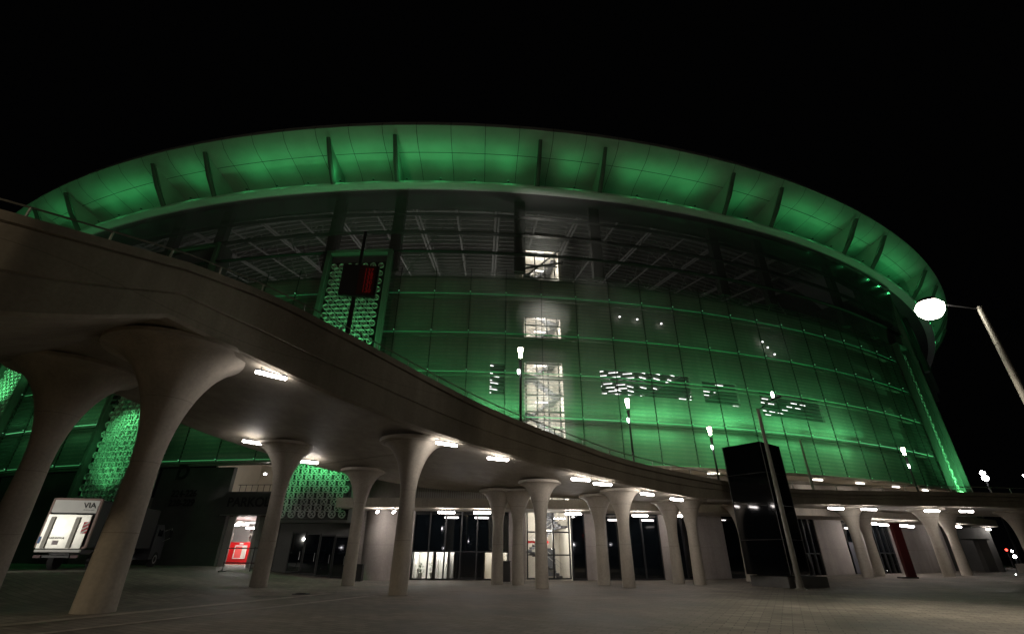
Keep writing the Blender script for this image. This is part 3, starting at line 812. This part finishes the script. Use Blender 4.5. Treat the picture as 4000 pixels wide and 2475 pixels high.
MB().box((-25.4, 48.58, zb+1.3), (.62, .03, .98)).build('pane', simple('pane_red', (.8, .12, .11), .3), rb)
MB().box((-24.85, 48.58, zb+1.3), (.42, .03, .98)).build('pane', MAT['cream'], rb)
MB().box((-25.2, 48.55, zb+2.0), (.35, .08, .1)).build('exit_lamp', MAT['white'], rb)
MB().box((-23.9, 49.4, zb+.8), (.5, .06, 1.6)).build('notice', MAT['cream'], rb)
def aircon(p, rz, n, lab):
    e = empty('air_conditioner', tuple(p), lab, 'air conditioner', rz=0)
    tx = Vector((cos(rz), sin(rz), 0)); h = .62*n
    MB().box((p.x, p.y, p.z+h/2), (.85, .35, h), rz).build('casing', simple('casing_grey', (.5, .47, .42), .5), e)
    for k in range(n):
        c = p+Vector((sin(rz), -cos(rz), 0))*.19-tx*.1+Vector((0, 0, .31+.62*k))
        f = MB()
        for rr in (.24, .16, .08):
            f.tube([c+(tx*cos(q_)+Vector((0, 0, 1))*sin(q_))*rr for q_ in [i_*2*pi/16 for i_ in range(17)]], .03, 4, False)
        f.build('fan_grille', MAT['dark'], e)
aircon(Vector((-27.2, 49.6, 2.85)), -.3, 1, 'single fan air conditioner above the left end of the red booth')
aircon(Vector((-24.9, 49.9, 2.75)), -.3, 2, 'tall double fan air conditioner on the hall wall right of the red booth')

# ------------------------------------------------------------------ ceiling lights under the ramp
def fixture_proto():
    e = empty('ceiling_light', (0, 0, 0))
    MB().box((0, 0, -.06), (1.36, .06, .07)).build('housing', MAT['dark'], e)
    MB().tube([(-.64, 0, -.16), (-.60, 0, -.16), (.60, 0, -.16), (.64, 0, -.16)], [.05, .075, .075, .05], 10).build('tube', MAT['lamp_white'], e)
    for sx in (-.45, .45): MB().box((sx, 0, .05), (.04, .04, .12)).build('bracket', MAT['steel'], e)
    return e
FX = [(-10.32, 18.96, 8.84, 0.783, 'largest and nearest tube light, beside the big flared column at left'), (-3.47, 25.39, 7.31, 0.647, 'second tube light from the left along the outer edge of the ramp'), (-0.74, 26.98, 6.83, 0.462, 'third tube light from the left along the outer edge of the ramp'), (4.18, 29.2, 6.06, 0.418, 'fourth tube light from the left along the outer edge of the ramp'), (5.56, 29.72, 5.87, 0.437, 'fifth tube light from the left along the outer edge of the ramp'), (8.83, 32.01, 5.57, 0.655, 'sixth tube light from the left along the outer edge of the ramp'), (11.3, 33.82, 5.44, 0.614, 'seventh tube light from the left along the outer edge of the ramp'), (25.52, 39.26, 5.4, 0.141, 'eighth tube light from the left along the outer edge of the ramp'), (28.47, 39.81, 5.4, 0.103, 'ninth tube light from the left along the outer edge of the ramp'), (34.43, 40.97, 5.4, 0.085, 'tenth tube light from the left along the outer edge of the ramp'), (37.41, 41.16, 5.4, 0.156, 'eleventh tube light from the left along the outer edge of the ramp'), (-15.33, 28.15, 7.9, 0.798, 'first tube light from the left in the inner row under the ramp'), (-13.2, 31.21, 7.32, 0.647, 'second tube light from the left in the inner row under the ramp'), (-10.15, 38.3, 4.88, 1.9, 'third tube light from the left in the inner row under the ramp'), (-8.9, 38.3, 4.88, 1.9, 'fourth tube light from the left in the inner row under the ramp'), (-4.91, 38.38, 4.88, 0.038, 'fifth tube light from the left in the inner row under the ramp'), (-2.19, 38.52, 4.88, 0.062, 'sixth tube light from the left in the inner row under the ramp'), (4.86, 39.18, 4.88, 0.125, 'seventh tube light from the left in the inner row under the ramp'), (10.25, 39.99, 4.85, 0.174, 'eighth tube light from the left in the inner row under the ramp'), (13.49, 40.61, 4.88, 0.203, 'ninth tube light from the left in the inner row under the ramp'), (33.2, 46.59, 4.75, 0.386, 'tenth tube light from the left in the inner row under the ramp'), (34.7, 47.21, 4.68, 0.401, 'eleventh tube light from the left in the inner row under the ramp'), (37.57, 48.47, 4.69, 0.428, 'twelfth tube light from the left in the inner row under the ramp'), (38.34, 48.83, 4.64, 0.436, 'thirteenth tube light from the left in the inner row under the ramp'), (46.92, 53.28, 4.88, 0.522, 'fourteenth tube light from the left in the inner row under the ramp'), (54.42, 57.99, 4.88, 0.6, 'fifteenth tube light from the left in the inner row under the ramp')]
fp = fixture_proto()
for i, (x, y, z, rz, lab) in enumerate(FX):
    o = fp if i == 0 else copy_tree(fp)
    o.location = (x, y, z-.10); o.rotation_euler = (0, 0, rz)
    tag(o, lab, 'ceiling light', 'white tube lights under the ramp')

# ------------------------------------------------------------------ lamps
def deck_lamp(x, y, ztop, lab, zb=None, lean=0):
    _, zs, zt = soffit(x, y); z0 = zb if zb is not None else zt-1.0
    e = empty('street_lamp', (x, y, z0), lab, 'street lamp', 'street lamps standing on the ramp')
    MB().tube([(x, y, z0), (x, y, ztop-1.5)], [.09, .065], 12).build('pole', MAT['dark'], e)
    MB().lathe([(.09, 0), (.11, .45), (.13, .5)], (x, y, ztop-1.5), 14).build('collar', MAT['dark'], e)
    MB().lathe([(.09, 0), (.11, .2), (.16, .55), (.15, .6)], (x, y, ztop-.78), 14).build('lantern', MAT['lamp_street'], e)
    MB().lathe([(.22, 0), (.23, .04), (.05, .12)], (x, y, ztop-.16), 14).build('cap', MAT['dark'], e)
    MB().lathe([(.02, 0), (.06, .06), (.07, .26), (.02, .32)], (x-.12, y-.14, ztop-1.95), 10).build('spotlight', MAT['lamp_far'], e)
    light('POINT', 'lamp', (x, y-.35, ztop-.6), 22, (1, .85, .65), e, .15)
    return e
deck_lamp(.56, 26.5+1.2, 13.8, 'tallest lit lantern on a black pole at the middle of the ramp edge')
deck_lamp(8.7, 34.0, 12.4, 'second lit lantern pole along the ramp, to the right of the white stair windows')
deck_lamp(16.2, 38.0, 11.3, 'third lit lantern pole, just left of the black totem')
deck_lamp(36.4, 44.0, 10.95, 'farthest lit lantern pole on the ramp, near the bright green strip at the right end')

def mast(name, x, y, h, r, arm, lab, head=True, cat='street lamp', z0=None, lit=False):
    z0 = gz(x, y) if z0 is None else z0
    e = empty(name, (x, y, z0), lab, cat)
    MB().tube([(x, y, z0), (x, y, z0+h)], [r, r*.6], 14).build('pole', MAT['galv'], e)
    MB().lathe([(r*1.9, 0), (r*1.9, .05), (r*1.2, .12), (r*1.2, .5)], (x, y, z0), 16).build('base', MAT['galv'], e)
    if arm:
        ax, ay, az = arm
        MB().tube([(x, y, z0+h-.1), (x+ax, y+ay, z0+h+az)], [r*.2, r*.17], 8).build('arm', MAT['black'], e)
        if head: MB().box((x+ax*1.12, y+ay*1.12, z0+h+az+.02), (.7, .3, .14), math.atan2(ay, ax), 0, -.3).build('lamp_head', MAT['dark'], e)
    return e
m1 = mast('street_lamp', 17.2, 31.8, 10.9, .17, (1.3, 0, .75), 'tall pale unlit street lamp in front of the black totem')
MB().box((18.45, 31.75, 11.95), (.12, .12, .35)).build('reflector_glint', MAT['lamp_white'], m1)  # emissive box: a glint put in as glow on the unlit lamp
mast('street_lamp', 25.6, 41.6, 4.9, .13, (.25, 0, .1), 'short dark unlit pole standing on the deck right of the black totem', z0=6.1, head=False)
# the dazzling floodlight mast on the right
m2 = mast('floodlight_mast', 20.57, 18, 11.6, .17, (-1.65, .4, .42), 'tall pole at the right edge carrying the dazzling white floodlight', head=False, cat='street lamp')
MB().lathe([(.12, .50), (.34, .42), (.42, .25), (.42, .2)], (18.78, 18.4, 11.75), 20).build('lamp_hood', MAT['dark'], m2)
MB().lathe([(.05, -.52), (.30, -.45), (.48, -.22), (.53, .05), (.40, .25)], (18.76, 18.38, 11.75), 20).build('lens', MAT['lamp_flood'], m2)  # oversized globe: the lamp's overexposed glare put into its shape
light('SPOT', 'lamp', (18.7, 18.2, 11.0), 3200, (1, .88, .72), m2, .3, (15, 15, 0), 118, blend=.7)
# lamp posts behind the camera: left one inferred, other two added as plaza fill
def back_lamp(x, y, e_, lab, h=9.5, to=None):
    m = mast('street_lamp', x, y, h, .15, (0, .9, .25), lab, head=False)
    MB().lathe([(.05, -.2), (.25, -.15), (.3, 0), (.1, .08)], (x, y+1.0, h+.2), 16).build('lens', MAT['lamp_street'], m)
    light('POINT', 'lamp', (x, y+1.0, h-.3), e_, (1, .80, .54), m, .25)
back_lamp(-22, 0, 1700, 'street lamp behind the viewer to the left')
back_lamp(-3, -20, 80, 'unseen street lamp added as fill light behind the viewer at the centre')
back_lamp(14, -14, 60, 'unseen street lamp added as fill light behind the viewer to the right')
# black mast with red numeral board on the ramp
bx_, by_ = -9.55, 24.5
ms = empty('display_mast', (bx_, by_, 10.0), 'black mast on the ramp carrying a dark board with dim red numerals', 'display board')
MB().tube([(bx_, by_, 9.9), (bx_, by_, 20.4)], [.16, .09], 12).build('mast', MAT['black'], ms)
bd = MB().box((bx_+.25, by_-.25, 16.55), (2.15, .22, 2.15), R_(8)).build('board', MAT['black'], ms)
MB().box((bx_+.72, by_-.38, 16.55), (1.0, .02, 2.0), R_(8)).build('red_screen', simple('screen_red', (.035, .003, .003), .6), ms)
text_mesh('numerals', '137\n138\n139\n130\n131\n130', .36, MAT['digit_red'], ms, (bx_+.8, by_-.40, 16.5), -pi/2+R_(8), .005, space=.8)

# ------------------------------------------------------------------ black totem
tz = gz(16.9, 33.2)
tt = empty('totem', (17.2, 34.2, tz), 'big glossy black square totem on a low plinth in front of the ramp', 'totem')
MB().box((17.4, 34.4, tz+4.75), (2.75, 2.75, 8.1), R_(38)).build('cladding', MAT['totem'], tt)
MB().box((17.9, 34.3, tz+.33), (3.3, 2.95, .6), R_(20)).build('plinth', MAT['concrete_dark'], tt)
ed = MB()
for sx in (-1, 1):
    for sy in (-1, 1):
        c_, s_ = cos(R_(38)), sin(R_(38)); px_, py_ = sx*1.385, sy*1.385
        ed.box((17.4+c_*px_-s_*py_, 34.4+s_*px_+c_*py_, tz+4.75), (.05, .05, 8.12), R_(38))
for zz in (2.7, 4.75, 6.8): ed.box((17.4, 34.4, tz+zz), (2.765, 2.765, .025), R_(38))
ed.build('corner_trim', MAT['dark'], tt)

# red pylon
e = empty('red_pylon', (30.6, 40.9, gz(30, 40)), 'narrow dark red pylon standing under the far end of the ramp', 'pylon')
MB().box((30.9, 40.9, gz(30, 40)+1.95), (.6, .35, 3.9), R_(-8)).build('panel', MAT['darkred'], e)
MB().box((30.6, 40.9, gz(30, 40)+.05), (1.2, .6, .12), R_(-8)).build('foot', MAT['dark'], e)

# dark post with a bracket beside the far wall
pq = P(111.8, 33.6)
e = empty('vent_post', (pq.x, pq.y, 0), 'dark post with a flat cap beside the right end of the pale wall', 'post')
MB().box((pq.x, pq.y, 1.8), (1.0, .6, 3.4)).build('shaft', MAT['concrete_dark'], e)
MB().box((pq.x-.5, pq.y, 3.55), (2.6, .8, .12)).build('cap', MAT['dark'], e)

# litter bins
def bin_(a, r, lab, h=1.05):
    q = P(r, a); z = gz(q.x, q.y)
    e = empty('litter_bin', (q.x, q.y, z), lab, 'bin')
    MB().box((q.x, q.y, z+h/2), (.62, .55, h), R_(a)).build('bin_body', MAT['dark'], e)
    MB().box((q.x, q.y, z+h+.03), (.7, .62, .06), R_(a)).build('lid', MAT['black'], e)
bin_(-.95, 112.3, 'dark litter bin at the foot of the round pale pier')
bin_(4.55, 111.6, 'tall dark bin against the wall between the office and the stairs', 1.3)

# crowd barrier in front of the parking entrance
x0, y0 = -19.7, 36.2; z0 = gz(-19, 36)
e = empty('crowd_barrier', (x0+1.2, y0, z0), 'thin metal crowd barrier in front of the lit parking entrance', 'barrier')
br_ = MB()
MB().tube([(x0, y0, z0+.12), (x0, y0, z0+1.5), (x0+2.7, y0, z0+1.5), (x0+2.7, y0, z0+.12)], .035, 6).build('frame', MAT['dark'], e)
MB().tube([(x0, y0, z0+.6), (x0+2.7, y0, z0+.6)], .04, 6).build('cross_rail', MAT['darkred'], e)
MB().tube([(x0+1.9, y0, z0+.1), (x0+1.9, y0, z0+1.6)], .035, 6).build('upright', MAT['dark'], e)
for sx in (0, 2.7): MB().box((x0+sx, y0, z0+.06), (.08, .8, .1)).build('foot', MAT['dark'], e)

# ------------------------------------------------------------------ truck
def truck():
    phi = R_(12); gx, gy = -25.45, 29.4; z = gz(-26, 31)-.02
    e = empty('box_truck', (0, 0, 0), 'white box truck parked under the ramp with its lit tail end facing out', 'truck')
    W, L, H0, H1 = 2.4, 8.0, 1.15, 3.75
    MB().box((0, L/2, (H0+H1)/2), (W-.12, L-.1, H1-H0-.1)).build('cargo_box', simple('dark_tarp', (.02, .02, .022), .7), e)
    fr = MB(); fr.box((-W/2, .02, (H0+H1)/2), (.1, .14, H1-H0)); fr.box((W/2, .02, (H0+H1)/2), (.1, .14, H1-H0)); fr.box((0, .02, H1-.04), (W-.1, .14, .12)); fr.box((0, .02, H0+.02), (W-.1, .14, .1))
    fr.build('rear_frame', simple('frame_brown', (.28, .17, .14), .5), e)
    MB().box((0, -.03, 3.32), (W-.14, .06, .68)).build('upper_door', MAT['white'], e)
    tl = MB().box((-.06, -.08, 2.0), (W-.26, .08, 1.75)).build('tail_lift', simple('lift_alu', (.75, .74, .68), .35, metal=.2, noise=.12, scale=3), e)
    for sx in (-.82, .42): MB().box((sx, -.16, 1.95), (.2, .06, 1.6)).build('lift_track', MAT['galv'], tl)
    hz = MB(); hz.box((.92, -.14, 2.2), (.3, .02, .6)); hz.m = 1
    for k in range(3): hz.box((.92, -.155, 2.0+k*.2), (.30, .008, .07), 0, 0, -.6)
    hz.build('hazard_plate', [MAT['red'], MAT['white']], e)
    MB().box((-1.1, -.14, 1.55), (.12, .02, .35)).build('blue_sticker', MAT['blue'], e)
    MB().box((-.3, -.13, 1.42), (.28, .012, .22)).build('plate_sticker', simple('sticker', (.45, .38, .4), .6), e)
    text_mesh('lettering', 'VIA', .42, MAT['lettering'], e, (.72, -.08, 3.38), -pi/2, .004, bold=.004, shear=-.15)
    text_mesh('small_lettering', 'viaconcert.com', .09, MAT['lettering'], e, (.72, -.08, 3.15), -pi/2, .002)
    text_mesh('lift_lettering', 'GARANTEUR', .13, MAT['lettering'], e, (-.3, -.13, 1.65), -pi/2, .002, bold=.002)
    MB().tube([(-W/2+.1, -.12, 1.0), (W/2-.1, -.12, 1.0)], .08, 10).build('bumper_roller', MAT['white'], e)
    MB().box((0, L/2-.2, .95), (1.0, L-.6, .25)).build('chassis', MAT['black'], e)
    for sx in (-.9, .9): MB().box((sx, -.1, .72), (.35, .08, .14)).build('tail_light', MAT['darkred'], e)
    MB().box((0, -.1, .72), (1.3, .06, .12)).build('under_bar', MAT['dark'], e)
    for sx in (-1, 1):
        for yy in (1.8, 9.3):
            c = (sx*.98, yy, .5); w_ = MB()
            def ring(pr, mat, nm, par):
                vs = []; n = 24; fs = []
                for (r, x_) in pr:
                    for k in range(n): vs.append((c[0]+x_*sx, c[1]+r*cos(2*pi*k/n), c[2]+r*sin(2*pi*k/n)))
                for i_ in range(len(pr)-1):
                    for k in range(n): a_ = i_*n+k; b_ = i_*n+(k+1) % n; fs.append((a_, b_, b_+n, a_+n))
                fs.append(tuple(range(n))); fs.append(tuple(range((len(pr)-1)*n, len(pr)*n)))
                m_ = MB(); m_.add(vs, fs, True); return m_.build(nm, mat, par)
            ty = ring([(.3, -.16), (.48, -.15), (.5, -.1), (.5, .1), (.48, .15), (.3, .16)], MAT['rubber'], 'wheel', e)
            ring([(.29, .05), (.29, .17), (.22, .18), (.1, .12)], MAT['steel'], 'rim', ty)
    cb = MB(); prf = [(8.3, .5), (8.3, 2.75), (9.3, 2.8), (9.9, 2.1), (10.15, 1.6), (10.2, .5)]
    vs = [(sx*1.13, y, z_) for sx in (-1, 1) for y, z_ in prf]; n = len(prf)
    cb.add(vs, [tuple(range(n)), tuple(reversed(range(n, 2*n)))]+[(i_, i_+n, (i_+1) % n+n, (i_+1) % n) for i_ in range(n)])
    cb.build('cab', simple('cab_paint', (.06, .06, .07), .3), e)
    ws = MB(); ws.box((0, 9.63, 2.5), (1.95, .03, .8), 0, -.70); ws.build('windscreen', MAT['glass_dark'], e)
    for sx in (-1, 1):
        MB().box((sx*1.14, 9.0, 2.25), (.02, .7, .45)).build('side_window', MAT['glass_dark'], e)
        mr_ = MB().tube([(sx*1.13, 9.7, 2.4), (sx*1.5, 9.85, 2.6), (sx*1.5, 9.85, 1.9), (sx*1.13, 9.8, 1.7)], .025, 6).build('mirror_arm', MAT['steel'], e)
        MB().box((sx*1.52, 9.85, 2.2), (.22, .1, .5)).build('mirror', MAT['black'], mr_)
        MB().box((sx*.85, 10.2, .95), (.4, .06, .2)).build('headlight', MAT['steel'], e)
    MB().box((0, 10.22, .6), (2.1, .12, .3)).build('front_bumper', MAT['black'], e)
    e.location = (gx, gy, z); e.rotation_euler = (0, 0, phi-R_(0))
    return e
tk = truck()
def added_truck_light():  # unseen lamp added to brighten the truck's tail
    x, y = -28.6, 20.0; z = gz(x, y)
    e = empty('added_truck_light', (x, y, z), 'unseen tripod floodlight added to light the back of the truck', 'floodlight')
    MB().tube([(x, y, z), (x, y, z+3.2)], .04, 8).build('pole', MAT['dark'], e)
    MB().box((x, y, z+3.3), (.45, .15, .3)).build('lamp_body', MAT['dark'], e)
    for k in range(3): MB().tube([(x, y, z+.7), (x+.6*cos(k*2.1), y+.6*sin(k*2.1), z)], .02, 6).build('leg', MAT['dark'], e)
    light('SPOT', 'lamp', (x+.02, y+.2, z+3.3), 1150, (1, .96, .86), e, .1, (-25.2, 29.6, z+2.5), 36, blend=.5)
added_truck_light()

# ------------------------------------------------------------------ far lamps beyond the right end
def far_lamp(x, y, h, r, mat, lab, cat='street lamp', grp=None):
    e = empty('street_lamp', (x, y, 0), lab, cat, grp)
    MB().tube([(x, y, 0), (x, y, h)], [.12, .07], 6).build('pole', MAT['dark'], e)
    MB().lathe([(r*.4, -r), (r, -r*.4), (r, r*.4), (r*.3, r)], (x, y, h), 10).build('lantern', MAT[mat], e)
for k in range(26):
    x_ = -70+6.1*k+random.uniform(-3, 3); y_ = -55-random.random()*40; h_ = random.choice([3.5, 5, 6.5, 8, 10, 13])
    far_lamp(x_, y_, h_, .16+.12*random.random(), 'lamp_red' if k % 9 == 4 else ('lamp_green' if k == 12 else 'lamp_far'), 'small distant lamp far behind the viewer, seen only mirrored in the dark glass', 'street lamp', 'distant lamps behind the viewer')
FAR = [(68.21, 70.0, 12.63, 0.3, 'lamp_far', 'upper of the two white lights close together beyond the green strip'), (67.34, 69.0, 11.79, 0.36, 'lamp_far', 'lower of the two white lights close together beyond the green strip'), (72.56, 80.0, 2.86, 0.16, 'lamp_red', 'left of the two red lights low beyond the pale wall'), (76.49, 80.0, 2.82, 0.16, 'lamp_red', 'right of the two red lights low beyond the pale wall'), (64.61, 72.0, 2.23, 0.13, 'lamp_far', 'small white light under the left red light'), (72.01, 78.0, 2.17, 0.12, 'lamp_far', 'small white light between the two red lights, lower down'), (82.07, 85.0, 2.71, 0.14, 'lamp_far', 'small white light just right of the right red light'), (72.5, 75.0, 1.9, 0.2, 'lamp_far', 'bright white light low down, farthest right below the red lights'), (47.7, 50.0, 0.3, 0.08, 'lamp_far', 'faint white light near the ground at the right edge'), (95.21, 90.0, 15.32, 0.2, 'lamp_far', 'white light cut by the right edge above the deck')]
for f in FAR: far_lamp(*f)
# low planter wall far right
e = tag(MB().box((62, 58, .6), (14, 1, 1.2), R_(10)).build('low_wall', MAT['concrete_wall']), 'low concrete wall in the dark beyond the right end of the stadium', 'wall')
